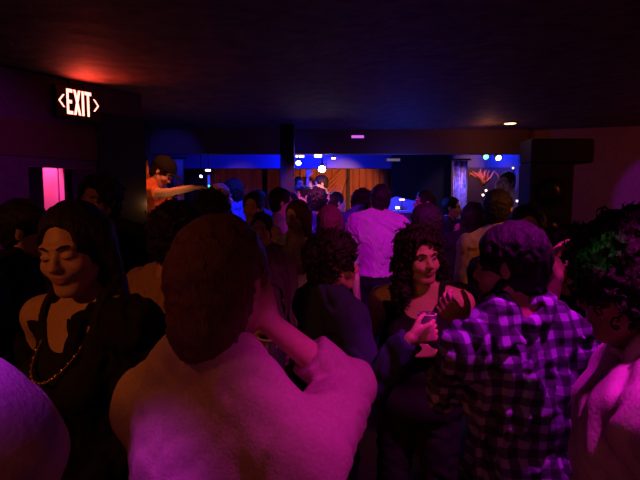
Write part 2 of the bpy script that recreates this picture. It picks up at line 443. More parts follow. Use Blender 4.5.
    # ---- top
    if top:
        k = top.get('kind', 'tee'); inf = top.get('infl', {'tee': .014, 'shirt': .016, 'jacket': .028, 'tank': .006, 'hoodie': .03}[k])
        tf = Field(lo, hi, max(res, .006)); put(tf, tor, inf); hem = top.get('hem', .90)
        if hem < .97:
            tf.ell(V(0, 0, .93 * s), [(.175 * w + f) * s, (.12 + f) * s, .12 * s], None, .04, infl=inf)
        sl = {'tee': .55, 'shirt': 2, 'jacket': 2, 'hoodie': 2, 'tank': 0}[k] if 'sleeve' not in top else top['sleeve']
        for side, (S, E, Wt, d, n, u, curl) in arms.items():
            if sl > 0:
                en = S.lerp(E, min(1, sl)); tf.cap(S, en, (.056 + f * .15) * s, (.050 if sl < 1 else .045) * s, .025, flat=sl < 1, infl=inf * .8)
                if sl > 1:
                    e2 = E.lerp(Wt, min(.96, sl - 1)); tf.cap(E, e2, .044 * s, .035 * s, .012, flat=1, infl=inf * .55)
        if k == 'tank':
            for side in (1, -1):
                tf.cap(T(side * .185 * w, 0, 1.60), T(side * .195 * w, 0, 1.36), .075 * s, .06 * s, .012, True)
            tf.ell(T(0, .04, 1.47), [.085 * s, .20 * s, .11 * s], np.array(T3), .012, True)
            tf.plane(T(0, 0, 1.43), T3 @ V(0, 0, 1))
            sf_ = Field(lo, hi, max(res, .006)); put(sf_, tor, inf + .003); X = sf_.sub(sf_.lo, sf_.lo + sf_.h * sf_.n)[1]
            ix, iz = T3 @ V(1, 0, 0), T3 @ V(0, 0, 1); xx = X[0] * ix[0] + X[1] * ix[1] + (X[2] - hip.z) * ix[2]; zz = X[0] * iz[0] + X[1] * iz[1] + (X[2] - hip.z) * iz[2]
            sl_ = np.maximum(np.abs(np.abs(xx) - .098 * s * w) - .0125 * s, np.maximum(.37 * s - zz, zz - .62 * s))
            tf.D = np.minimum(tf.D, np.maximum(sf_.D, sl_).astype(np.float32))
        else:
            tf.ell(T(0, .035, 1.555), [.075 * s, .085 * s, .085 * s], np.array(T3), .008, True)
            if k in ('shirt', 'jacket', 'hoodie'):
                r_ = {'shirt': .012, 'jacket': .017, 'hoodie': .03}[k]
                for i in range(14):
                    A0, A1 = 2 * PI * (i - 3.0) / 16 - PI / 4 * 0, 2 * PI * (i - 2.0) / 16
                    p_ = lambda A: T(.074 * math.cos(A + PI * .87), -.01 - .07 * -math.sin(A + PI * .87), 1.487 + .012 * -math.sin(A + PI * .87) * -1)
                    tf.cap(p_(A0), p_(A1), r_ * s, r_ * s, .008)
            if k == 'hoodie': tf.ell(T(0, -.12, 1.45), [.11 * s, .055 * s, .075 * s], np.array(T3), .03)
        if top.get('open'):
            tf.ell(T(0, .2, 1.2), [.045 * s, .16 * s, .40 * s], np.array(T3), .01, True)
        tf.plane(V(0, 0, hem * s), V(0, 0, -1))
        am = top.get('fold', .006)
        if k != 'tank': tf.folds(am, top.get('wl', .16), seed + 11, .6, 2, 2.2); tf.folds(am * .5, .10, seed + 12, .6, 3)
        P, Q = tf.mesh(); so = np_mesh({'tee': 't_shirt', 'tank': 'tank_top'}.get(k, k), P, Q, top['m'], root)
        if top.get('open'):
            uf = Field(lo, hi, .008); put(uf, tor, .008); uf.ell(T(0, .035, 1.54), [.085 * s, .11 * s, .09 * s], np.array(T3), .008, True); uf.plane(V(0, 0, (hem + .03) * s), V(0, 0, -1)); uf.folds(.002, .06, seed)
            P, Q = uf.mesh(); np_mesh('undershirt', P, Q, top['open'], root)
    # ---- trousers and shoes
    if legs:
        tf = Field((-.32 - f, -.25 - f, 0), (.32 + f, .25 + f, 1.1 * s), .01)
        tf.ell(V(0, -.003 * s, .95 * s), [(.168 * w + f) * s, (.118 + f) * s, .12 * s], None, .04, infl=.008)
        for p in lg: tf.cap(p[1], p[2], p[3], p[4], .03, infl=.016)
        tf.plane(V(0, 0, 1.01 * s), V(0, 0, 1)); tf.plane(V(0, 0, .075 * s), V(0, 0, -1)); tf.folds(.004, .09, seed + 5)
        P, Q = tf.mesh(); np_mesh('trousers', P, Q, legs, root)
    for q in (1, -1):
        sf = Field((an[q].x - .1, -.16, -.01), (an[q].x + .12, .25, .17), .006)
        sf.cap(an[q] + V(0, 0, .02), an[q] + V(0, 0, -.04 * s), .048 * s, .048 * s, .01); sf.cap(V(an[q].x, -.04, .045), V(an[q].x + q * .02, .15 * s, .038), .044 * s, .036 * s, .02)
        sf.plane(V(0, 0, .0), V(0, 0, -1)); sf.plane(V(0, 0, .13 * s), V(0, 0, 1))
        P, Q = sf.mesh(); np_mesh('shoe', P, Q, shoes or mat('black_shoe', (.012, .012, .012), rough=.5), root)
    info = dict(root=root, s=s, T=T, HP=HP, HR=HR, T3=T3, arms=arms, Hc=Hc)
    return info
def world(info, p): return Matrix.Translation(info['root'].location) @ (Matrix.Rotation(info['root'].rotation_euler.z, 4, 'Z') @ Vector(p).to_4d()).to_3d() if False else Vector(info['root'].location) + Matrix.Rotation(info['root'].rotation_euler.z, 3, 'Z') @ Vector(p)

# ================================================================== the room
CEIL = 2.48
dark = mat('dark_paint', (.045, .032, .034), rough=.9, bump=.5, scale=14, var=.25)
ceilm = mat('rough_ceiling', (.10, .06, .05), rough=.75, bump=1.0, scale=9, var=.45)
floorm = mat('club_floor', (.05, .045, .045), rough=.35, bump=.1, scale=20, var=.2)
black = mat('matt_black', (.012, .011, .012), rough=.7, bump=.1, scale=60)
gloss = mat('gloss_black', (.015, .014, .016), rough=.25)
plum = mat('plum_wall', (.09, .05, .08), rough=.85, bump=.3, scale=25, var=.15)
def boxo(name, lo, hi, m, parent=None, bev=0):
    o = MB().box(lo, hi, bev=bev).build(name, m, parent); return o
struct(boxo('floor', (-6, -3.2, -.1), (6, 8.4, 0), floorm))
struct(boxo('ceiling', (-6, -3.2, CEIL), (6, 8.4, CEIL + .1), ceilm))
struct(boxo('wall_back', (-6, -3.2, 0), (6, -3.1, CEIL), dark))
# oblique left wall with an opening
W0 = Vector((-1.92, 3.0, 0)); WD = Vector((.44, .69, 0)); WN = Vector((WD.y, -WD.x, 0)).normalized()
def wallM(): 
    d = WD.normalized(); return Matrix(((d.x, -WN.x, 0, W0.x), (d.y, -WN.y, 0, W0.y), (0, 0, 1, 0), (0, 0, 0, 1)))
WM = wallM(); L_ = WD.length
tw = MB(); tw.box((-5.2, 0, 0), (.22 * L_, .12, CEIL), WM); tw.box((.78 * L_, 0, 0), (1.28 * L_, .12, CEIL), WM); tw.box((.22 * L_, 0, 1.90), (.78 * L_, .12, CEIL), WM)
struct(tw.build('wall_left', plum))
struct(MB().box((-.1, -.012, 1.96), (.86 * L_, -.0005, 2.18), WM).build('trim_1', mat('brown_panel', (.09, .04, .03), rough=.7, bump=.2, scale=12)))
struct(MB().box((.80 * L_, -.02, 0), (1.285 * L_, -.0005, 2.30), WM).build('trim_2', black))
# little back room behind the opening
br = MB(); br.box((-1.4, 1.35, 0), (.80, 1.45, CEIL), WM); br.box((-1.5, .13, 0), (-1.4, 1.45, CEIL), WM); br.box((.80, .13, 0), (.88, 1.45, CEIL), WM)
struct(br.build('wall_passage', plum))
pm = at(50, 190, 3.62)
dl = empty('door_leaf', (pm.x - .02, 3.68, 0), math.radians(12)); tag(dl, 'white painted door edge glowing pink in the doorway under the exit sign', 'door')
boxo('panel', (-.05, -.02, .01), (.05, .02, 1.95), mat('white_paint', (.85, .8, .8), rough=.5), dl, .004)
boxo('door_rail', (.056, -.012, .01), (.09, .012, 1.95), mat('white_paint', (.8,) * 3), dl, .003)
# DJ alcove
struct(boxo('wall_alcove', (-2.08, 3.95, 0), (-1.98, 5.9, CEIL), dark))
struct(boxo('wall_far_left', (-2.2, 5.9, 0), (-2.1, 8.0, CEIL), dark))
struct(boxo('wall_far', (-2.2, 8.0, 0), (6, 8.1, CEIL), mat('far_wall', (.16, .12, .14), rough=.9, bump=.2, scale=20)))
struct(boxo('trim_3', (-2.1, 5.9, 2.20), (2.42, 6.05, CEIL), mat('brown_beam', (.16, .08, .06), rough=.8, bump=.3, scale=10)))       # bulkhead
struct(boxo('trim_4', (-2.1, 7.0, 2.09), (.99, 7.15, CEIL), mat('blue_beam', (.10, .12, .45), rough=.8, bump=.15, scale=30)))           # beam behind
struct(boxo('wall_partition', (.99, 6.9, 0), (1.80, 6.98, CEIL), black))
rw = MB()
def seg(p, q, m, th=.1, z0=0, z1=CEIL, name='wall'):
    p = Vector((*p, 0)); q = Vector((*q, 0)); d = (q - p).normalized(); n = Vector((-d.y, d.x, 0))
    M = Matrix(((d.x, n.x, 0, p.x), (d.y, n.y, 0, p.y), (0, 0, 1, 0), (0, 0, 0, 1)))
    return struct(MB().box((0, 0, z0), ((q - p).length, th, z1), M).build(name, m))
seg((2.45, 6.0), (4.9, 5.15), mat('wine_wall', (.30, .15, .14), rough=.85, bump=.25, scale=25, var=.1), name='wall_right')
struct(boxo('wall_far_right', (3.4, 6.1, 0), (3.48, 8.0, CEIL), black))
struct(boxo('wall_side', (4.85, -3.1, 0), (4.95, 5.2, CEIL), mat('wine_wall', (0, 0, 0))))
pp = at(281, 200, 5.6); pq = at(295, 200, 5.6)
pc = empty('pillar', ((pp.x + pq.x) / 2, 5.55, 0)); tag(pc, 'square black pillar between the two halves of the stage curtain', 'pillar')
boxo('shaft', (-.075, -.075, 0), (.075, .075, CEIL - .002), black, pc, .006); boxo('base', (-.095, -.095, .0), (.095, .095, .12), gloss, pc, .008)

# stage
stg = empty('stage', (0, 0, 0)); tag(stg, 'low black stage platform in front of the red-brown curtain', 'stage')
boxo('deck', (-2.0, 6.7, .34), (.95, 7.98, .38), gloss, stg); boxo('front_panel', (-2.0, 6.73, 0), (.95, 7.98, .34), black, stg)

# curtains
def curtain(name, label, cat, x0, x1, Y, z0, z1, m, amp=.035, wl=.12, group=None, swag=None, seed=0):
    r = random.Random(seed); nx = int((x1 - x0) / .012); nz = 26; v = []; f = []
    for j in range(nz + 1):
        z = z0 + (z1 - z0) * j / nz
        for i in range(nx + 1):
            x = x0 + (x1 - x0) * i / nx; ph = 2 * PI * x / wl + .5 * math.sin(x * 9 + seed)
            y = Y + amp * math.sin(ph + .12 * math.sin(z * 4)) * (.6 + .4 * (1 - j / nz)) + .01 * math.sin(ph * 2.3 + z)
            v.append((x, y, z))
    n1 = len(v); v += [(a, b + .006, c) for a, b, c in v]
    w = nx + 1
    for j in range(nz):
        for i in range(nx):
            q = (j * w + i, j * w + i + 1, (j + 1) * w + i + 1, (j + 1) * w + i); f.append(q); f.append(tuple(n1 + k for k in reversed(q)))
    for j in range(nz):
        for i in (0, nx):
            a, b = j * w + i, (j + 1) * w + i; f.append((a, b, n1 + b, n1 + a) if i == 0 else (b, a, n1 + a, n1 + b))
    for i in range(nx):
        for j in (0, nz):
            a, b = j * w + i, j * w + i + 1; f.append((b, a, n1 + a, n1 + b) if j == 0 else (a, b, n1 + b, n1 + a))
    root = empty(name, (0, 0, 0)); tag(root, label, cat, group)
    link_mesh('drape', v, f, m, root, True)
    rd = MB(); rd.tube([(x0 - .03, Y, z1 + .015), (x1 + .03, Y, z1 + .015)], .012, 8); rd.build('rod', black, root, True)
    return root
cur = mat('red_brown_velvet', (.30, .10, .06), rough=.8, sheen=.3, bump=.1, scale=80)
xa = at(206, 190, 7.6).x; xb = at(264, 190, 7.6).x
curtain('stage_curtain', 'dark red stage curtain left of the black pillar', 'curtain', xa, xb - .02, 7.6, .39, 2.2, cur, seed=1)
curtain('stage_curtain', 'narrow orange-edged curtain just left of the black pillar', 'curtain', xb + .045, at(288, 190, 7.6).x, 7.62, .39, 2.2, mat('rust_velvet', (.42, .16, .06), rough=.8), seed=2)
x1_, x2_ = at(293, 190, 7.6).x, at(348, 190, 7.6).x
sw = curtain('stage_curtain', 'red-brown curtain with swagged folds behind the performers', 'curtain', x1_, x2_ - .03, 7.62, .39, 2.2, mat('rust_velvet', (0,) * 3), seed=3)
sg = MB()
for i in range(7):
    a = Vector((x2_ - .04, 7.54 - .006 * i, 2.17 - .03 * i)); b = Vector((x1_ + .12 + .05 * i, 7.54 - .004 * i, 1.86 - .05 * i)); pts = []
    for k in range(13):
        t = k / 12; p = a.lerp(b, t); p.z -= .16 * math.sin(PI * t) * (1 + .12 * i); pts.append(p)
    sg.tube(pts, [.022] * 13, 8)
sg.build('swag', mat('rust_velvet', (0,) * 3), sw, True)
curtain('stage_curtain', 'straight-hanging rust curtain at right end of the stage', 'curtain', x2_ + .03, at(389, 190, 7.6).x, 7.6, .39, 2.2, mat('rust_velvet', (0,) * 3), seed=4, wl=.1)
irid = mat('iridescent_fabric', (.55, .40, .62), rough=.3, metal=.35, bump=.6, scale=18, var=.5)
curtain('iridescent_drape', 'shimmering violet and blue drape at left of the far alcove', 'curtain', at(453, 180, 6.5).x, at(468, 180, 6.5).x, 6.5, .02, 2.16, irid, amp=.03, wl=.07, seed=5)
curtain('purple_drape', 'purple-lit drape hanging behind the disc jockey', 'curtain', at(173, 180, 5.7).x, at(184, 180, 5.7).x, 5.7, .3, 2.12, mat('grey_velvet', (.35, .3, .38), rough=.8), amp=.02, wl=.08, seed=6)

# exit sign on the oblique wall
ex = empty('exit_sign', W0 + WD * .62 + Vector((0, 0, .213))); ex.scale = (.9, .9, .9); tag(ex, 'red glowing EXIT sign with arrows on both sides under the ceiling', 'sign')
exM = Matrix(((WD.normalized().x, -WN.x, 0, 0), (WD.normalized().y, -WN.y, 0, 0), (0, 0, 1, 0), (0, 0, 0, 1)))
def exb(lo, hi, bev=0): return MB().box(lo, hi, exM, bev)
exb((-.18, -.055, 2.235), (.18, -.002, 2.463), .006).build('housing', black, ex)
exb((-.06, -.04, 2.462), (.06, -.012, 2.517)).build('ceiling_mount', black, ex)
exb((-.172, -.058, 2.243), (.172, -.055, 2.455)).build('face', mat('sign_face', (.04, .008, .008), rough=.4), ex)
RED = emit('red_letters', (1.0, .30, .24), 3.6)
def extr(polys, y0, y1):
    m = MB()
    for poly in polys:
        n = len(m.v); k = len(poly)
        m.v += [exM @ Vector((x, y0, z)) for x, z in poly] + [exM @ Vector((x, y1, z)) for x, z in poly]
        m.f.append(tuple(n + i for i in range(k))); m.f.append(tuple(n + k + i for i in reversed(range(k))))
        for i in range(k): j = (i + 1) % k; m.f.append((n + j, n + i, n + k + i, n + k + j))
    return m
zb, zt = 2.262, 2.442; hgt = zt - zb
def rect(x0, x1, z0, z1): return [(x0, z0), (x1, z0), (x1, z1), (x0, z1)]
X = -.098; wl_ = .046; bk = .0165
extr([rect(X, X + bk, zb, zt), rect(X + bk, X + wl_, zb, zb + .024), rect(X + bk, X + wl_ - .006, (zb + zt) / 2 - .012, (zb + zt) / 2 + .012), rect(X + bk, X + wl_, zt - .024, zt)], -.0595, -.058).build('letter_e', RED, ex)
X += .053; mid = (zb + zt) / 2
extr([[(X, zb), (X + .018, zb), (X + .056, zt), (X + .038, zt)], [(X + .038, zb), (X + .056, zb), (X + .018, zt), (X, zt)]], -.0595, -.058).build('letter_x', RED, ex)
X += .064; extr([rect(X, X + .018, zb, zt)], -.0595, -.058).build('letter_i', RED, ex)
X += .024; extr([rect(X, X + .054, zt - .024, zt), rect(X + .0185, X + .0355, zb, zt - .024)], -.0595, -.058).build('letter_t', RED, ex)
for sx, x0 in ((-1, -.112), (1, .112)):
    t_ = .013
    extr([[(x0, mid + .045), (x0 + sx * .034, mid), (x0 + sx * .034 + sx * t_, mid), (x0 + sx * t_, mid + .045)][::(1 if sx < 0 else -1)], [(x0, mid - .045), (x0 + sx * t_, mid - .045), (x0 + sx * .034 + sx * t_, mid), (x0 + sx * .034, mid)][::(1 if sx < 0 else -1)]], -.0595, -.058).build('arrow', RED, ex)

# ================================================================== fixtures and furniture
def par_can(px, py, Y, label, col, st, top, r=.055, aim=(0, -1, -.35), group='stage lamps under the ceiling'):
    p = at(px, py, Y); root = empty('stage_lamp', p); tag(root, label, 'lamp')
    d = Vector(aim).normalized(); M = d.to_track_quat('Z', 'Y').to_matrix().to_4x4()
    MB().lathe([(r * .55, -.14), (r * .75, -.10), (r * .95, -.03), (r, 0), (r * 1.05, .01), (r * .93, .012), (r * .9, -.005)], M, 20, cap=False).build('can', black, root, True)
    MB().lathe([(r * .9, -.004), (r * .6, .004), (.001, .008)], M, 20).build('lens', emit('lens_%s_%g' % (str(col), st), col, st), root)
    if top: 
        MB().tube([(-r * 1.15, 0, 0), (-r * 1.15, .0, r * 1.3), (r * 1.15, 0, r * 1.3), (r * 1.15, 0, 0)], .006, 6).tube([(0, 0, r * 1.3), (0, 0, top - p.z)], .008, 6).build('bracket', black, root)
    return root
par_can(298.5, 163, 6.2, 'small round blue-white stage lamp beside the black pillar', (.75, .8, 1), 12, CEIL, .035)
par_can(322, 169, 6.4, 'brightest white stage lamp above the performers', (.85, .9, 1), 30, CEIL, .05)
par_can(201, 176.3, 6.5, 'round violet lamp beside the blue light tube', (.55, .45, 1), 14, CEIL, .022)
par_can(498.5, 158, 7.5, 'white lamp on the blue-lit wall above the mural', (.8, .95, 1), 10, CEIL, .045)
par_can(486, 157, 7.5, 'teal lamp on the blue-lit wall above the mural', (.1, .8, .7), 2.5, CEIL, .045)
def flat_lamp(px, py, Y, w, h, label, col, st, tilt=0):
    p = at(px, py, Y); root = empty('strip_lamp', p); tag(root, label, 'lamp')
    M = Matrix.Rotation(tilt, 4, 'Y')
    MB().box((-w / 2 - .01, -.03, -h / 2 - .006), (w / 2 + .01, .03, h / 2 + .012), M, .004).build('housing', black, root)
    MB().box((-w / 2, -.034, -h / 2), (w / 2, -.03, h / 2), M).build('tube', emit('strip_%s_%g' % (str(col), st), col, st), root)
    MB().box((-.004, -.004, 0), (.004, .004, CEIL - p.z)).build('hanger', black, root)
    return root
flat_lamp(300, 156.5, 6.3, .10, .025, 'pink-white strip lamp just right of the pillar top', (1, .55, .8), 7)
flat_lamp(318, 156, 6.3, .09, .035, 'pale pink lamp in the middle of the lighting bar', (1, .7, .75), 6)
flat_lamp(333.5, 158.5, 6.3, .05, .02, 'small pink strip lamp right of the middle lamp', (1, .6, .8), 6)
flat_lamp(393, 160, 6.2, .16, .03, 'dim brown strip lamp below the long bulkhead', (.35, .25, .22), .35)
flat_lamp(357.5, 137, 5.75, .14, .03, 'tiny purple strip lamp over the dance floor', (.6, .1, .75), 1.2)
flat_lamp(208.5, 170.4, 6.5, .065, .022, 'warm white lamp above the blue light tube', (1, .75, .55), 6)
tb = at(209, 188, 6.35)
tl = empty('light_tube', tb); tag(tl, 'vertical light tube fading from blue to teal', 'lamp')
MB().lathe([(.013, .0), (.013, .04)]).build('lower_glow', emit('teal_tube', (.05, .75, .5), 1.6), tl, True)
MB().lathe([(.013, .04), (.013, .16)]).build('upper_glow', emit('blue_tube', (.02, .03, 1), 1.5), tl, True)
MB().lathe([(.016, -1.85), (.016, -.005), (.018, -.003), (.014, .0)]).build('stand_pole', mat('brass_pole', (.45, .22, .1), rough=.4, metal=.6), tl, True)
MB().lathe([(.15, -tb.z + .0), (.15, -tb.z + .02), (.02, -tb.z + .05)]).build('base', black, tl, True)
# ceiling downlight, warm
cl = at(510, 131.5, 5.35)
dlm = empty('ceiling_downlight', (cl.x, 5.35, CEIL)); tag(dlm, 'small warm ceiling light at right above the bulkhead', 'lamp')
MB().lathe([(.07, -.012), (.075, -.006), (.075, -.001)]).build('rim', gloss, dlm); MB().lathe([(.045, -.016), (.06, -.0125)]).build('lens', emit('warm_lens', (1, .6, .25), 5), dlm)
# gleaming cans over purple floor handled by lamps above
# black speaker and stand at right
sp = empty('loudspeaker', (at(560, 190, 5.2).x, 5.35, 0)); tag(sp, 'big black loudspeaker stack against the wine-red wall', 'loudspeaker')
def px2x(px, Y): return at(px, 195, Y).x
cx = at(560, 190, 5.2).x
boxo('upper_cabinet', (px2x(528, 5.2) - cx, -.2, at(0, 163, 5.2).z), (px2x(590, 5.2) - cx, .12, at(0, 139, 5.2).z), black, sp, .015)
boxo('lower_cabinet', (px2x(528, 5.2) - cx, -.2, .0), (px2x(571, 5.2) - cx, .12, at(0, 163, 5.2).z), black, sp, .015)
for z in (1.75, 1.35, .8): MB().lathe([(.13, 0), (.15, .012), (.15, .02), (.03, .005)], Matrix.Translation((px2x(549, 5.2) - cx, -.205, z)) @ Matrix.Rotation(PI / 2, 4, 'X'), 24).build('driver', gloss, sp, True)

# mural and dots in the far alcove
Ym = 7.97
mu = empty('wall_mural', (0, 0, 0)); tag(mu, 'dark mural with an orange splayed claw-like figure in far alcove', 'mural')
a, b = at(466, 196, Ym), at(513, 167.5, Ym)
boxo('panel', (a.x, Ym - .03, a.z - .5), (b.x, Ym - .001, b.z), mat('mural_black', (.05, .025, .03), rough=.6), mu, .004)
om = mat('orange_paint', (.85, .22, .08), rough=.6); fg = MB()
def stroke(pts, r): fg.tube([at(x, y, Ym - .035) for x, y in pts], r, 6)
stroke([(484, 184), (482, 178), (478, 172)], [.03, .035, .012]); stroke([(483, 180), (477, 175), (472, 171)], [.02, .022, .008]); stroke([(484, 180), (484, 174), (486, 170)], [.03, .028, .01])
stroke([(485, 182), (490, 178), (494, 171)], [.02, .018, .012]); stroke([(494, 171), (498, 175), (498.5, 179)], [.012, .009, .004]); stroke([(476, 177), (470, 173), (469, 176)], [.016, .012, .006]); stroke([(482, 177), (480, 171), (481, 169)], [.02, .014, .006])
stroke([(487, 178), (488, 173), (489.5, 170)], [.02, .012, .006])
fg.build('figure', om, mu, True)
# a string of small bulbs
for i, (x, y, Y, c, st) in enumerate([(483, 195, 6.4, (1, .8, .4), 6), (486, 190.5, 6.5, (1, .8, .45), 6), (489, 201, 6.3, (1, .7, .4), 2), (484.5, 206.5, 6.2, (1, .7, .4), 3), (517, 201, 6.3, (1, .85, .7), 3), (522.5, 166.5, 6.2, (1, .9, .9), 6), (523, 178, 6.5, (.9, .6, .5), .5), (513, 168, 6.3, (.9, .7, .9), 2)]):
    p = at(x, y, Y); o = empty('fairy_bulb', p); tag(o, ['small warm bulb, lower of the bright pair in the alcove', 'small warm bulb, upper of the bright pair in the alcove', 'faint amber bulb above the dark-haired dancers in the alcove', 'lowest amber bulb of the alcove string', 'pale bulb at right of the alcove, just above the crowd', 'white bulb high beside the black loudspeaker', 'dim bulb under the white one beside the loudspeaker', 'pinkish bulb at the upper right corner of the mural'][i], 'bulb', 'bulbs strung in the far alcove')
    MB().ball((0, 0, 0), .014, seg=10, rings=8).build('glass', emit('bulb_%d' % i, c, st), o, True)
    MB().tube([(0, 0, .012), (0, 0, .03)], .006, 6).tube([(0, 0, .03), (.0, .0, CEIL - p.z)], .0018, 4).build('cable', black, o)

# DJ booth
st_ = empty('riser', (0, 0, 0)); tag(st_, 'low black riser carrying the disc jockey', 'platform'); boxo('deck', (-1.96, 4.12, .0), (-1.18, 5.2, .30), black, st_, .01)
x0, x1 = px2x(171, 4.0), px2x(216, 4.0)
bo = empty('mixing_booth', ((x0 + x1) / 2, 3.98, 0)); tag(bo, 'black mixing booth standing before the disc jockey', 'booth')
hw = (x1 - x0) / 2
boxo('cabinet', (-hw, -.09, 0), (hw, .11, 1.50), black, bo, .01); boxo('top_board', (-hw - .02, -.11, 1.501), (hw + .02, .13, 1.53), gloss, bo, .004)
mx = empty('mixer', ((x0 + x1) / 2 + .02, 3.98, 1.531)); tag(mx, 'black mixing desk with knobs on the booth', 'mixer')
boxo('case', (-.15, -.08, 0), (.15, .09, .12), gloss, mx, .006)
for i in range(10):
    MB().lathe([(.007, .12), (.006, .14)], Matrix.Translation((-.12 + .06 * (i % 5), -.04 + .07 * (i // 5), 0)), 10).build('knob', mat('grey_knob', (.3, .3, .3)), mx)
# booth lamp
bl = at(164, 211, 3.9)
lp = empty('booth_lamp', (bl.x, 3.98, 1.531)); 
lp.location = (x0 + .035, 3.92, 1.531); tag(lp, 'small glowing amber lamp at the left end of the booth', 'lamp')
MB().lathe([(.03, 0), (.03, .008), (.006, .012), (.006, .04)]).build('base', gloss, lp, True); MB().lathe([(.036, .035), (.034, .05), (.015, .066)]).build('shade', emit('amber_shade', (1, .45, .15), 4), lp, True)
# bottles on alcove shelf
shf = at(148, 183, 4.9)
sh_ = empty('wall_shelf', (0, 0, 0)); tag(sh_, 'narrow shelf of bottles behind the disc jockey', 'shelf'); boxo('board', (-1.97, 4.9, 1.80), (-1.62, 5.3, 1.825), gloss, sh_, .003); boxo('bracket', (-1.975, 5.05, 1.70), (-1.94, 5.09, 1.80), gloss, sh_, .003)
for i, (dx, col) in enumerate(((-.02, (.7, .12, .04)), (.07, (.6, .25, .05)), (.155, (.15, .2, .6)), (-.11, (.7, .1, .1)))):
    o = empty('bottle', (-1.80 + dx + (.0), 5.0 + .05 * i, 1.826)); tag(o, ['orange bottle on the shelf behind the disc jockey', 'amber bottle on the shelf behind the disc jockey', 'blue bottle on the shelf behind the disc jockey', 'red bottle at the left end of the shelf behind the disc jockey'][i], 'bottle', 'bottles behind the disc jockey')
    MB().lathe([(.028, 0), (.032, .01), (.032, .14), (.012, .19), (.012, .24)], None, 16).build('glass', mat('bottle_%d' % i, col, rough=.15, spec=.7), o, True)
    MB().lathe([(.013, .241), (.013, .262)], None, 12).build('cap', gloss, o)
# ledge at left with a small dish
lg_ = empty('drink_ledge', (0, 0, 0)); tag(lg_, 'narrow dark ledge along the black end of left wall', 'ledge')
MB().box((.90 * L_, -.20, 1.30), (1.30 * L_, -.021, 1.325), WM, .004).build('board', gloss, lg_)
MB().box((.95 * L_, -.14, 1.20), (.97 * L_, -.021, 1.30), WM).box((1.2 * L_, -.14, 1.20), (1.22 * L_, -.021, 1.30), WM).build('bracket', gloss, lg_)
dp = WM @ Vector((1.13 * L_, -.11, 1.3255))
tr = empty('dish', dp); tag(tr, 'pale dish catching light on the dark ledge', 'dish'); MB().lathe([(.03, 0), (.07, .014), (.074, .016), (.07, .012), (.03, .004)], None, 24).build('bowl', mat('pale_ceramic', (.8, .6, .5), rough=.25), tr, True)

# distant bar with blue light
bx = empty('bar_counter', (px2x(407, 6.0), 6.1, 0)); tag(bx, 'blue-lit bar counter far behind the dance floor', 'counter')
bw = .20
boxo('front', (-bw, -.15, 0), (bw + .15, .25, 1.50), mat('blue_laminate', (.25, .3, .6), rough=.4), bx, .01)
boxo('top', (-bw - .03, -.18, 1.501), (bw + .18, .27, 1.535), mat('blue_laminate', (0,) * 3), bx, .005)
pn = MB(); n_ = [(-bw, .20, 1.536), (bw + .12, .20, 1.536), (bw - .02, .20, 1.64), (-bw + .12, .20, 1.70), (-bw, .20, 1.66)]
pn.v = [Vector(p) for p in n_] + [Vector(p) + Vector((0, .03, 0)) for p in n_]; pn.f = [tuple(range(5)), tuple(reversed(range(5, 10)))] + [((i + 1) % 5, i, 5 + i, 5 + (i + 1) % 5) for i in range(5)]
pn.build('back_panel', mat('blue_panel', (.2, .3, .8), rough=.5), bx)
for i, (px, py, w, h, c) in enumerate(((405.5, 199.8, .065, .016, (1, .55, .2)), (397.5, 208, .05, .025, (1, .8, .45)))):
    p = at(px, py, 5.85); o = empty('table_lamp', (p.x, 6.10, 1.536)); tag(o, ['flat amber lamp standing on the blue-lit bar', 'yellow-white lamp at the left end of the blue-lit bar'][i], 'lamp')
    if i: o.location = (p.x + .02, 5.98, 1.536)
    zt_ = max(.03, p.z - 1.536)
    MB().lathe([(.02, 0), (.02, .006), (.004, .01), (.004, zt_)], None, 10).build('stem', gloss, o); MB().lathe([(w * .5, zt_ - h / 2), (w * .5, zt_ + h / 2)], None, 14).build('shade', emit('barlamp%d' % i, c, 4), o)

# ================================================================== the crowd
SK1 = skin('skin_tan', (.62, .36, .24)); SK2 = skin('skin_light', (.78, .52, .40)); SK3 = skin('skin_brown', (.34, .18, .11)); SK4 = skin('skin_olive', (.55, .33, .22))
HB = hairm('hair_black', (.016, .010, .010)); HBR = hairm('hair_brown', (.14, .06, .04)); HBL = hairm('hair_fair', (.15, .08, .04)); HD = hairm('hair_dark', (.03, .016, .012))
JB = mat('denim_black', (.018, .018, .024), rough=.85, bump=.3, scale=200); JN = mat('denim_navy', (.03, .04, .09), rough=.85, bump=.3, scale=200)
KB = cloth('black_cloth', (.016, .015, .018)); KW = cloth('white_cotton', (.80, .76, .76)); KN = cloth('navy_cloth', (.035, .04, .10)); KT = cloth('tan_cotton', (.45, .26, .16)); KL = cloth('lavender_cotton', (.5, .42, .52)); KO = cloth('orange_cotton', (.80, .22, .08)); KG = cloth('grey_cotton', (.24, .20, .20)); KBL = cloth('blue_cotton', (.10, .14, .45))
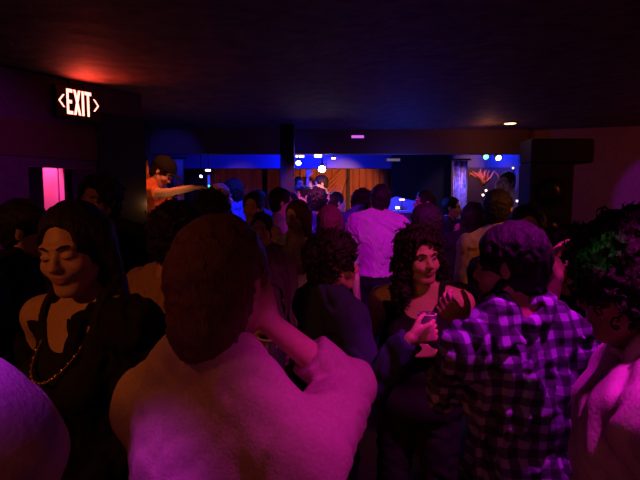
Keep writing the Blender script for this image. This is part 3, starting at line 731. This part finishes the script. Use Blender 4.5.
def plaid():
    m, nt, b = new_mat('plaid_flannel'); tc = nt.nodes.new('ShaderNodeTexCoord'); sx = nt.nodes.new('ShaderNodeSeparateXYZ'); nt.links.new(tc.outputs['Object'], sx.inputs[0])
    mpn = nt.nodes.new('ShaderNodeTexNoise'); mpn.inputs['Scale'].default_value = 6; nt.links.new(tc.outputs['Object'], mpn.inputs['Vector'])
    outs = []
    for i, (s_, ph) in enumerate(((130, 0), (130, 1.0), (0, 0))):
        if i == 2: break
        ad = nt.nodes.new('ShaderNodeMath'); ad.operation = 'MULTIPLY_ADD'; nt.links.new(sx.outputs[0 if i == 0 else 2], ad.inputs[0]); ad.inputs[1].default_value = s_
        w = nt.nodes.new('ShaderNodeMath'); w.operation = 'MULTIPLY'; nt.links.new(mpn.outputs['Fac'], w.inputs[0]); w.inputs[1].default_value = 3.0
        nt.links.new(w.outputs[0], ad.inputs[2])
        sn = nt.nodes.new('ShaderNodeMath'); sn.operation = 'SINE'; nt.links.new(ad.outputs[0], sn.inputs[0])
        st = nt.nodes.new('ShaderNodeMath'); st.operation = 'GREATER_THAN'; nt.links.new(sn.outputs[0], st.inputs[0]); st.inputs[1].default_value = -.1; outs.append(st)
    su = nt.nodes.new('ShaderNodeMath'); su.operation = 'ADD'; nt.links.new(outs[0].outputs[0], su.inputs[0]); nt.links.new(outs[1].outputs[0], su.inputs[1])
    dv = nt.nodes.new('ShaderNodeMath'); dv.operation = 'MULTIPLY'; dv.inputs[1].default_value = .5; nt.links.new(su.outputs[0], dv.inputs[0])
    r = nt.nodes.new('ShaderNodeValToRGB'); r.color_ramp.interpolation = 'CONSTANT'
    e = r.color_ramp.elements; e[0].color = (.50, .42, .80, 1); e[1].position = .4; e[1].color = (.14, .11, .26, 1); e3 = e.new(.8); e3.color = (.04, .03, .07, 1)
    nt.links.new(dv.outputs[0], r.inputs['Fac']); nt.links.new(r.outputs['Color'], b.inputs['Base Color']); b.inputs['Roughness'].default_value = .8
    return m
PLAID = plaid()

# A: big man in front, seen from behind, arm bent
A = person('large person in a pale shirt seen from behind in the foreground, elbow raised', at(224, 284, .96), yaw=-36, skinm=SK1, hair=('bob', HBR), top=dict(kind='tee', sleeve=1.5, m=cloth('pale_shirt', (.50, .35, .29)), hem=.84, fold=.0035, infl=.022),
           legs=JB, width=1.26, fat=.035, head=(14, 8, -4), R=dict(t=at(268, 322, 1.0), e=(.75, .07, -.85), d=(-.35, .1, .8), n=(-.3, 1, -.1), curl=.7),
           L=dict(t=at(244, 352, 1.24), e=(-.6, -.8, -.8), d=(.8, .0, .1), n=(0, -1, 0), curl=.5), res=.0065, drop=.09, seed=1)
# B: shoulder entering at lower left
person('person at the lower left edge, only a purple-lit sleeve and shoulder in view', at(-118, 236, .62), yaw=-25, skinm=SK1, hair=('short', HB), top=dict(kind='shirt', m=cloth('violet_sleeve', (.55, .42, .55)), infl=.025), legs=JB, res=.008, seed=2, fat=.035, width=1.12)
# C: woman looking down
C_ = person('woman in a black jacket looking down, beads around her neck, below the exit sign', at(75, 250, 1.33), yaw=158, skinm=SK4, hair=('long', HB), top=dict(kind='tank', m=KB, hem=.9, infl=.008), legs=JB, fem=True, width=1.0,
            head=(16, 7, 6), closed=True, res=.005, seed=3, R=dict(loc=(.16, .15, 1.0), e=(.6, -1, -.3), curl=.5), L=dict(loc=(-.14, .16, 1.03), e=(-.6, -1, -.3), curl=.5), fat=.012)
# D, E, F
person('dark-haired person with orange-lit neck and cheek at left, behind the black-haired head at the edge', at(27, 230, 2.1), yaw=-75, skinm=SK2, hair=('short', HB), top=dict(kind='jacket', m=KB), legs=JB, head=(0, 5, 8), seed=4)
person('dark-haired person cut by the left edge in black', at(-46, 226, 1.66), yaw=-30, skinm=SK3, hair=('short', HB), top=dict(kind='jacket', m=KB), legs=JB, seed=5)
person('barely lit person in black in front of the dark end of the left wall', at(99, 202, 2.75), yaw=200, skinm=SK3, hair=('curly', HB), top=dict(kind='jacket', m=KB), legs=JB, seed=6, head=(-30, 0, 0), res=.009)
# G tan shirt
person('dark-haired person in a tan shirt, back turned, behind the large foreground person', at(179, 239, 1.9), yaw=-25, skinm=SK1, hair=('curly', HB), top=dict(kind='tee', m=KT, sleeve=.7), legs=JB, width=1.02, seed=7, head=(10, 5, 0))
# H DJ
djT = at(196, 187.5, 4.1)
H = person('disc jockey in an orange t-shirt and cap reaching over the booth', at(163, 171, 4.55), yaw=-95, skinm=SK2, hair=('cap', HB), top=dict(kind='tee', m=KO, sleeve=.62), legs=JB, floor=.306, lean=(22, 0), width=1.12, fat=.02,
           head=(-5, 18, 0), R=dict(t=djT, e=(.1, -.6, -.8), curl=.25, d=(1, -.1, .1), n=(0, 0, -1)), L=dict(t=djT + Vector((-.08, .35, -.15)), e=(0, .5, -1), n=(0, 0, -1)), res=.008, seed=8)
# I, J, K, L
person('pale face with slicked dark hair looking to camera, centre left', at(261, 230, 3.4), yaw=176, skinm=SK2, hair=('short', HB), top=dict(kind='shirt', m=KG), legs=JB, res=.007, seed=9)
person('person in a lavender shirt in right profile, behind the face with slicked hair', at(282, 203, 4.5), yaw=-80, skinm=SK2, hair=('short', HB), top=dict(kind='tee', m=KL, sleeve=.8), legs=JB, seed=10)
K_ = person('brown-haired woman with a pale strap top holding a glass', at(297, 217, 3.75), yaw=160, skinm=SK2, hair=('long', HBR), top=dict(kind='tank', m=KW), legs=JB, fem=True, width=.9, res=.007, seed=11, head=(-20, 8, 0),
            R=dict(t=at(293, 262, 3.55), e=(-.3, .2, -1), d=(.7, -.5, .1), n=(.5, .8, 0), curl=.75))
person('fair-haired woman seen from behind at the edge of the dance floor', at(330, 222, 4.0), yaw=-8, skinm=SK2, hair=('wavy', HBL), top=dict(kind='tee', m=KL), legs=JB, fem=True, seed=12)
# M magenta shirt
M_ = person('tall dark-haired man in a white shirt lit magenta, back to camera', at(380, 200, 4.4), yaw=-14, skinm=SK1, hair=('short', HB), top=dict(kind='shirt', m=KW, hem=1.00, sleeve=1.45, fold=.006, infl=.026, wl=.11), legs=JB, width=1.04, head=(20, 0, 0), lean=(3, 3), seed=13, res=.007, R=dict(loc=(.16, .3, 1.08), e=(.8, -.4, -.6)), L=dict(loc=(-.16, .3, 1.08), e=(-.8, -.4, -.6)))
person('dancer in a blue jacket with raised arm, left of the magenta-lit man', at(364, 204, 5.0), yaw=-50, skinm=SK1, hair=('curly', HB), top=dict(kind='jacket', m=KBL), legs=JB, R=dict(t=at(364, 206, 4.95), e=(.2, -.5, -.8)), seed=14, res=.009)
person('dancer in dark blue with black hair under the bright stage lamp', at(317, 202, 5.35), yaw=10, skinm=SK1, hair=('curly', HB), top=dict(kind='tee', m=KBL), legs=JB, seed=15, res=.009)
person('blue-lit dancer turning right, beside the dark-haired one below the stage', at(337, 203, 6.0), yaw=-70, skinm=SK2, hair=('short', HB), top=dict(kind='tee', m=KL), legs=JB, seed=16, res=.009, R=dict(t=at(327, 200, 5.9), e=(.2, -.5, -.8)))
person('dancer in a white shirt glowing magenta, just in front of the pillar', at(291, 206, 4.95), yaw=-30, skinm=SK2, hair=('short', HD), top=dict(kind='tee', m=KW), legs=JB, seed=41, res=.009)
person('dancer in white glowing pink beside the pillar', at(303, 197, 6.3), yaw=120, skinm=SK2, hair=('short', HD), top=dict(kind='tee', m=KW), legs=JB, seed=17, res=.009)
# performers on stage
person('performer on stage lit orange reaching to the left', at(321, 184, 7.0), yaw=100, skinm=SK2, hair=('short', HB), top=dict(kind='tee', m=KG, sleeve=.5), legs=JB, floor=.386, seed=18, res=.009, R=dict(t=at(308, 177, 7.0), e=(0, 0, -1)), L=dict(t=at(310, 190, 7.0), e=(0, 0, -1)), head=(0, 15, 0))
person('bare-armed performer lit orange at left of the stage by the pillar', at(299, 185, 7.3), yaw=200, skinm=SK2, hair=('short', HBR), top=dict(kind='tee', m=KO), legs=JB, floor=.386, seed=19, res=.009)
person('performer in pale clothes before the mural in the far alcove', at(507, 182, 7.2), yaw=130, skinm=SK2, hair=('short', HBL), top=dict(kind='tee', m=KW), legs=JB, seed=20, res=.009, floor=.0, lean=(10, 0), R=dict(t=at(497, 190, 7.0), e=(0, 0, -1)))
# left dancers
person('dancer in blue facing the booth, left centre of the crowd', at(221, 198, 4.8), yaw=-60, skinm=SK2, hair=('short', HBR), top=dict(kind='tee', m=KBL), legs=JB, seed=21, res=.009)
person('dark-haired dancer in blue cap, blue-lit from above', at(233, 193, 5.75), yaw=30, skinm=SK1, hair=('curly', HB), top=dict(kind='jacket', m=KBL), legs=JB, seed=22, res=.009)
person('dancer with tan bare shoulders among the blue-lit dancers', at(253, 208, 4.12), yaw=170, skinm=SK4, hair=('short', HB), top=dict(kind='tank', m=KG), legs=JB, seed=23, res=.009)
person('dancer in bright blue shirt left of the pillar', at(257, 201, 6.25), yaw=60, skinm=SK2, hair=('short', HB), top=dict(kind='tee', m=KBL), legs=JB, seed=24, res=.009)
person('dark-haired reveller between the booth and the blue-lit dancers', at(212, 216, 2.8), yaw=10, skinm=SK1, hair=('curly', HB), top=dict(kind='shirt', m=KG), legs=JB, seed=25, res=.009)
# R curly man
R_ = person('man with dark curly hair in a navy jacket, right profile, facing the smiling woman', at(334, 264, 1.98), yaw=-68, skinm=SK1, hair=('curly', HB), top=dict(kind='jacket', m=KN), legs=JN, res=.005, seed=26, head=(-12, 2, 0), width=1.05,
            R=dict(t=at(411, 338, 1.66), e=(-.2, -.1, -1), d=(.95, .1, .25), n=(-.25, .95, 0), curl=.72), L=dict(loc=(-.25, .1, .9), curl=.3))
# S smiling woman
S_ = person('smiling woman in a black tank top with long dark curls, holding a drink', at(420, 257, 2.04), yaw=160, skinm=SK1, hair=('longcurly', HB), top=dict(kind='tank', m=KB, hem=.9), legs=JB, fem=True, res=.005, seed=27, smile=1, head=(34, 2, 4), width=1.06, fat=.012,
            R=dict(loc=(.30, .02, .92), e=(.5, -1, 0)), L=dict(t=at(437, 352, 1.93), e=(1, .1, -1), d=(-.9, 0, .15), n=(0, 1, 0), curl=.6))
# T plaid man
T_ = person('man in a plaid shirt seen from behind, purple-black hair, head turned left', at(509, 266, 1.47), yaw=14, skinm=SK1, hair=('thick', hairm('hair_violet', (.022, .012, .024))), top=dict(kind='shirt', m=PLAID, fold=.01, infl=.02, wl=.12), legs=JB, width=1.03, res=.006, drop=.035, seed=28, head=(42, 2, 0), lean=(4, -3),
            L=dict(t=at(466, 326, 1.53), e=(-.3, -.2, -1), d=(-.6, .3, .6), n=(.5, .6, 0), curl=.5), beard=HB)
# U right person
U_ = person('person at right edge with frizzy dark hair in a pink-lit shirt, facing left', at(634, 290, 1.02), yaw=66, skinm=SK3, hair=('afro', HB), top=dict(kind='shirt', m=cloth('pink_shirt', (.75, .62, .66)), infl=.02, fold=.007), legs=JB, res=.0065, drop=.03, seed=29, head=(-10, 8, 6), L=dict(loc=(-.22, -.10, .9), e=(-.6, -1, 0)), width=1.0)
# V, W, X, Y, Z
person('dark-haired man in tan shirt with blue rim light, back turned, by the loudspeaker', at(499, 211, 3.05), yaw=-20, skinm=SK1, hair=('short', HB), top=dict(kind='tee', m=KT, sleeve=.8), legs=JB, seed=30, lean=(8, -4), head=(-20, 5, 0))
person('person with red-lit forehead just above the plaid man', at(527, 232, 2.3), yaw=165, skinm=SK2, hair=('short', HB), top=dict(kind='jacket', m=KB), legs=JB, seed=31)
person('person with raised bare forearm right of the plaid man', at(573, 260, 1.95), yaw=150, skinm=SK4, hair=('curly', HB), top=dict(kind='tee', m=KB), legs=JB, seed=32, R=dict(t=at(557, 276, 1.74), e=(-.1, 0, -1), d=(-.1, 0, 1), n=(.6, -.8, 0), curl=.35), res=.007)
person('dark-haired person with warm-lit cheek behind the smiling woman', at(424, 222, 3.7), yaw=60, skinm=SK2, hair=('wavy', HB), top=dict(kind='jacket', m=KB), legs=JB, seed=33, fem=True)
person('black-haired person with back turned, below the shimmering drape', at(473, 219, 4.1), yaw=0, skinm=SK3, hair=('wavy', HB), top=dict(kind='jacket', m=KB), legs=JB, seed=34)
person('short person with orange-lit face beyond, between the smiling woman and the plaid man', at(461, 230, 4.75), yaw=140, skinm=SK2, hair=('short', HB), top=dict(kind='tee', m=KT), legs=JB, seed=35)
person('distant violet-lit face beyond the bar lamps', at(424, 203, 5.2), yaw=100, skinm=SK2, hair=('short', HB), top=dict(kind='jacket', m=KB), legs=JB, seed=36, res=.009)
person('distant person beside the shimmering drape, orange-lit cheek', at(452, 208, 5.6), yaw=-120, skinm=SK2, hair=('short', HB), top=dict(kind='tee', m=KN), legs=JB, seed=37, res=.009)

# jacket of C, slipped off one shoulder
def slipped_jacket(inf):
    T = inf['T']; s = inf['s']; f = Field([-.42, -.32, .7], [.42, .36, 1.62], .007)
    S, E, Wt = inf['arms'][-1][:3]; S2, E2, W2 = inf['arms'][1][:3]
    f.ell(T(0, -.015, 1.22), [.19 * s, .145 * s, .27 * s], None, .03); f.ell(T(0, 0, .98), [.20 * s, .15 * s, .16 * s], None, .05)
    f.cap(T(-.06, -.02, 1.46), S, .06 * s, .08 * s, .04); f.cap(S, E, .08 * s, .068 * s, .03); f.cap(E, Wt, .062 * s, .048 * s, .02, flat=1)
    m_ = S2.lerp(E2, .35); f.cap(m_, E2, .075 * s, .065 * s, .03); f.cap(E2, W2, .06 * s, .048 * s, .02, flat=1)
    f.ell(T(.05, .15, 1.33), [.085 * s, .16 * s, .17 * s], None, .015, True); f.ell(T(.14, .03, 1.44), [.12 * s, .2 * s, .115 * s], None, .015, True); f.ell(T(0, .03, 1.55), [.08 * s, .09 * s, .1 * s], None, .01, True)
    f.cap(T(-.05, .06, 1.45), T(-.03, .15, 1.12), .022, .02, .012)
    f.plane(V(0, 0, .80 * s), V(0, 0, -1)); f.folds(.007, .09, 5, .8, 3)
    P, Q = f.mesh(); np_mesh('jacket', P, Q, cloth('jacket_black', (.010, .009, .010)), inf['root'])
    em = MB(); 
    for i in range(7):
        p = S.lerp(E, .45 + .11 * i) + V(.012 * math.sin(i * 2), .083, 0); em.ball(p, .011, seg=8, rings=6, sc=(1.2, .25, 1.2))
    em.build('embroidery', mat('gold_thread', (.6, .35, .15), rough=.35, metal=.6), inf['root'], True)
slipped_jacket(C_)
def beads(inf, n=34):
    T = inf['T']; s = inf['s']; m = MB(); ps = []
    for i in range(n):
        a = -PI + 2 * PI * (i + .5) / n; x = .075 * math.sin(a) ; y = .10 + .055 * math.cos(a) - .03; z = 1.40 - .10 * math.cos(a) 
        if math.cos(a) < 0: y = -.04 + .07 * (1 + math.cos(a)) + .01; z = 1.40 - .10 * math.cos(a) * 1.05
        pt = T(x, y + .035 * max(0, math.cos(a)), z); ps.append(pt); m.ball(pt, .0055 * s, seg=8, rings=6)
    m.tube(ps + ps[:1], .002, 5); m.build('bead_necklace', mat('gold_bead', (.7, .45, .2), rough=.25, metal=.7), inf['root'], True)
beads(C_)
# small extras worn by R: ear stud and a wallet chain
def chain(inf):
    T = inf['T']; m = MB(); pts = [T(.19, .09, .99).lerp(T(.23, -.09, .90), i / 14) - V(0, 0, .10 * math.sin(PI * i / 14)) for i in range(15)]
    for i in range(14):
        a, b = pts[i], pts[i + 1]; m.tube([a.lerp(b, .1), a.lerp(b, .9)], .004, 6)
    m.build('wallet_chain', mat('gold_metal', (.9, .6, .25), rough=.2, metal=1), inf['root'])
    m = MB(); m.ball(inf['HP'](.086, -.006, -.03), .004, seg=8, rings=6); m.build('ear_stud', mat('silver_stud', (.9, .9, .9), rough=.1, metal=1), inf['root'], True)
chain(R_)

# drinks held in hands
def cup(inf, side, label, r=.033, h=.10, kind='plastic', up=None):
    S, E, Wt, d, n, u, c = inf['arms'][side]; s = inf['s']
    c0 = Wt + d * .083 * s + n * (r + .016)
    w = world(inf, c0); RZ = Matrix.Rotation(inf['root'].rotation_euler.z, 3, 'Z')
    root = empty('drinking_glass' if kind == 'glass' else 'plastic_cup', w - Vector((0, 0, h * .5))); tag(root, label, 'cup')
    gl = mat('clear_plastic', (.85, .8, .82), rough=.08, trans=.9, ior=1.2)
    MB().lathe([(r * .82, 0), (r, h), (r * .95, h), (r * .78, .004), (.001, .004)], None, 28, cap=False).build('wall', gl, root, True)
    MB().lathe([(r * .77, .006), (r * .88, h * .6)], None, 28).build('drink', mat('dark_drink', (.10, .03, .02), rough=.1), root, True)
    MB().lathe([(r * .97, h - .002), (r * 1.04, h), (r * .97, h + .002)], None, 28, cap=False).build('rim', mat('rim_plastic', (.85, .8, .8), rough=.2), root, True)
    return root
cup(A, -1, 'dark drink held before the large foreground person, rim glinting', r=.036, h=.09)
cup(R_, 1, 'clear plastic cup held between the curly-haired man and smiling woman')
cup(K_, 1, 'small glass in the hand of the brown-haired woman', r=.026, h=.08, kind='glass')

# ================================================================== lights
def lamp(kind, name, loc, energy, col, target=None, size=.1, angle=60, blend=.5):
    l = bpy.data.lights.new(name, kind); o = bpy.data.objects.new(name, l); COL.objects.link(o); o.location = loc; l.energy = energy; l.color = col
    if kind == 'AREA': l.size = size
    else: l.shadow_soft_size = size
    if kind == 'SPOT': l.spot_size = math.radians(angle); l.spot_blend = blend
    if target is not None: o.rotation_euler = (Vector(target) - Vector(loc)).to_track_quat('-Z', 'Y').to_euler()
    return o
MAG = (1, .03, .62); ORG = (1, .22, .05); PUR = (.55, .02, .75); BLU = (.02, .02, 1)
lamp('SPOT', 'magenta_spot', (.80, 1.30, 2.43), 52, (1, .005, .85), (.62, 1.46, 1.42), .03, 50, .9)
lamp('SPOT', 'arm_spot', (.6, .45, 2.43), 42, (1, .02, .8), (.02, .94, 1.25), .04, 24, .9)
lamp('SPOT', 'pink_spot', (.95, 1.3, 2.44), 36, (1, .05, .42), (.40, 2.05, 1.42), .05, 50, .7)
lamp('SPOT', 'orange_spot', (-1.7, -.1, 2.30), 26, (1, .22, .035), (-.85, 1.65, 1.45), .08, 56, .8)
lamp('SPOT', 'orange_low', (-.95, .55, 2.4), 5.5, (1, .20, .04), (-.30, 1.0, 1.4), .06, 42, .9)
lamp('SPOT', 'amber_spot', (1.6, 2.2, 2.43), 28, (1, .26, .06), (1.05, 3.05, 1.4), .05, 46, .7)
lamp('SPOT', 'small_blue', (.2, 3.0, 2.43), 8, (.05, .02, 1), (1.0, 3.1, 1.4), .03, 30, .7)
lamp('SPOT', 'violet_spot', (-.62, .1, 2.42), 75, PUR, (-.42, .60, 1.45), .04, 19, .7)
lamp('SPOT', 'dance_floor_magenta', (.75, 2.6, 2.44), 70, (.95, .0, 1), (.52, 4.35, 1.4), .05, 50, .5)
lamp('SPOT', 'dance_floor_blue', (-.6, 5.2, 2.42), 110, (.03, .03, 1), (-.8, 5.3, 1.4), .05, 100, .6)
lamp('POINT', 'beam_blue', (-.25, 6.6, 2.3), 30, (.01, .02, 1), size=.04)
lamp('POINT', 'beam_blue_left', (-1.3, 6.4, 2.35), 3.5, (.01, .02, 1), size=.04)
lamp('POINT', 'alcove_blue', (2.9, 7.7, 2.36), 26, (.01, .03, 1), size=.04)
lamp('SPOT', 'stage_orange', (.3, 6.25, 2.0), 60, (1, .3, .08), (.25, 7.6, 1.72), .05, 62, .5)
lamp('SPOT', 'stage_orange_left', (-1.1, 6.45, 2.0), 4, (1, .2, .08), (-1.1, 7.6, 1.7), .05, 70, .5)
lamp('SPOT', 'floor_pink', (.0, 4.6, 2.42), 110, (1, .12, .75), (-.2, 5.8, 1.5), .04, 36, .6)
lamp('SPOT', 'mural_lamp', (2.35, 7.3, 2.3), 16, (1, .4, .2), (2.6, 7.9, 1.85), .04, 110, .5)
lamp('SPOT', 'drape_violet', (1.75, 5.95, 1.95), 6, (.7, .35, 1), (1.84, 6.5, 1.75), .03, 70, .5)
lamp('SPOT', 'booth_orange', (-1.15, 4.05, 2.44), 22, (1, .2, .06), (-1.4, 4.5, 1.7), .05, 80, .5)
lamp('SPOT', 'booth_blue', (-1.6, 5.0, 2.25), 12, (.02, .03, 1), (-1.75, 6.2, 2.1), .05, 50, .6)
lamp('POINT', 'booth_lamp_light', (-1.30, 3.90, 1.65), .8, (1, .4, .12), size=.03)
lamp('SPOT', 'wall_purple', (3.5, 3.2, 2.40), 80, (.30, .005, .85), (3.85, 5.5, 1.70), .03, 26, .3)
lamp('POINT', 'right_red', (4.0, 3.6, 2.1), 11, (1, .16, .06), size=.1)
lamp('SPOT', 'passage_pink', WM @ Vector((.45, .30, 2.25)), 60, (1, .05, .25), (pm.x - .02, 3.68, 1.6), .03, 30, .5)
lamp('POINT', 'passage_purple', WM @ Vector((.3, .7, 1.6)), 1.2, (.5, .01, .6), size=.05)
lamp('SPOT', 'left_purple', (-1.4, 1.2, 2.4), 70, (.4, .01, .5), (-2.3, 2.5, 1.7), .05, 70, .6)
lamp('SPOT', 'exit_glow', W0 + WD * .62 + WN * .12 + Vector((0, 0, 2.34)), 10, (1, .06, .03), W0 + WD * .62 + WN * .30 + Vector((0, 0, 2.6)), .03, 135, .9)
lamp('POINT', 'downlight_glow', (cl.x - .2, 5.45, 2.33), 1.1, (1, .30, .12), size=.04)
lamp('AREA', 'rear_red_fill', (0, -2.6, 1.6), 5, (1, .16, .14), (0, 1.5, 2.7), 2.0)  # unseen weak red fill, added to lift the dark ceiling; no fixture there
lamp('POINT', 'pillar_blue', (-.22, 5.7, 2.26), .5, (.01, .02, 1), size=.03)
lamp('SPOT', 'drape_blue', (1.98, 6.05, 1.9), 8, (.02, .1, 1), (1.84, 6.5, 1.7), .03, 60, .5)
lamp('POINT', 'bar_blue', (px2x(404, 5.6), 5.8, 1.85), 12, (.02, .06, 1), size=.04)
lamp('SPOT', 'green_dot', (.45, .45, 2.3), 14, (.05, 1, .1), at(603, 248, .97), .01, 5, .3)
lamp('SPOT', 'edge_magenta', (.72, .52, 2.43), 60, (1, .01, .7), (.66, .93, 1.4), .03, 22, .8)
w = bpy.data.worlds.new('world'); SC.world = w; w.use_nodes = True; w.node_tree.nodes['Background'].inputs[0].default_value = (.02, .006, .006, 1); w.node_tree.nodes['Background'].inputs[1].default_value = .3
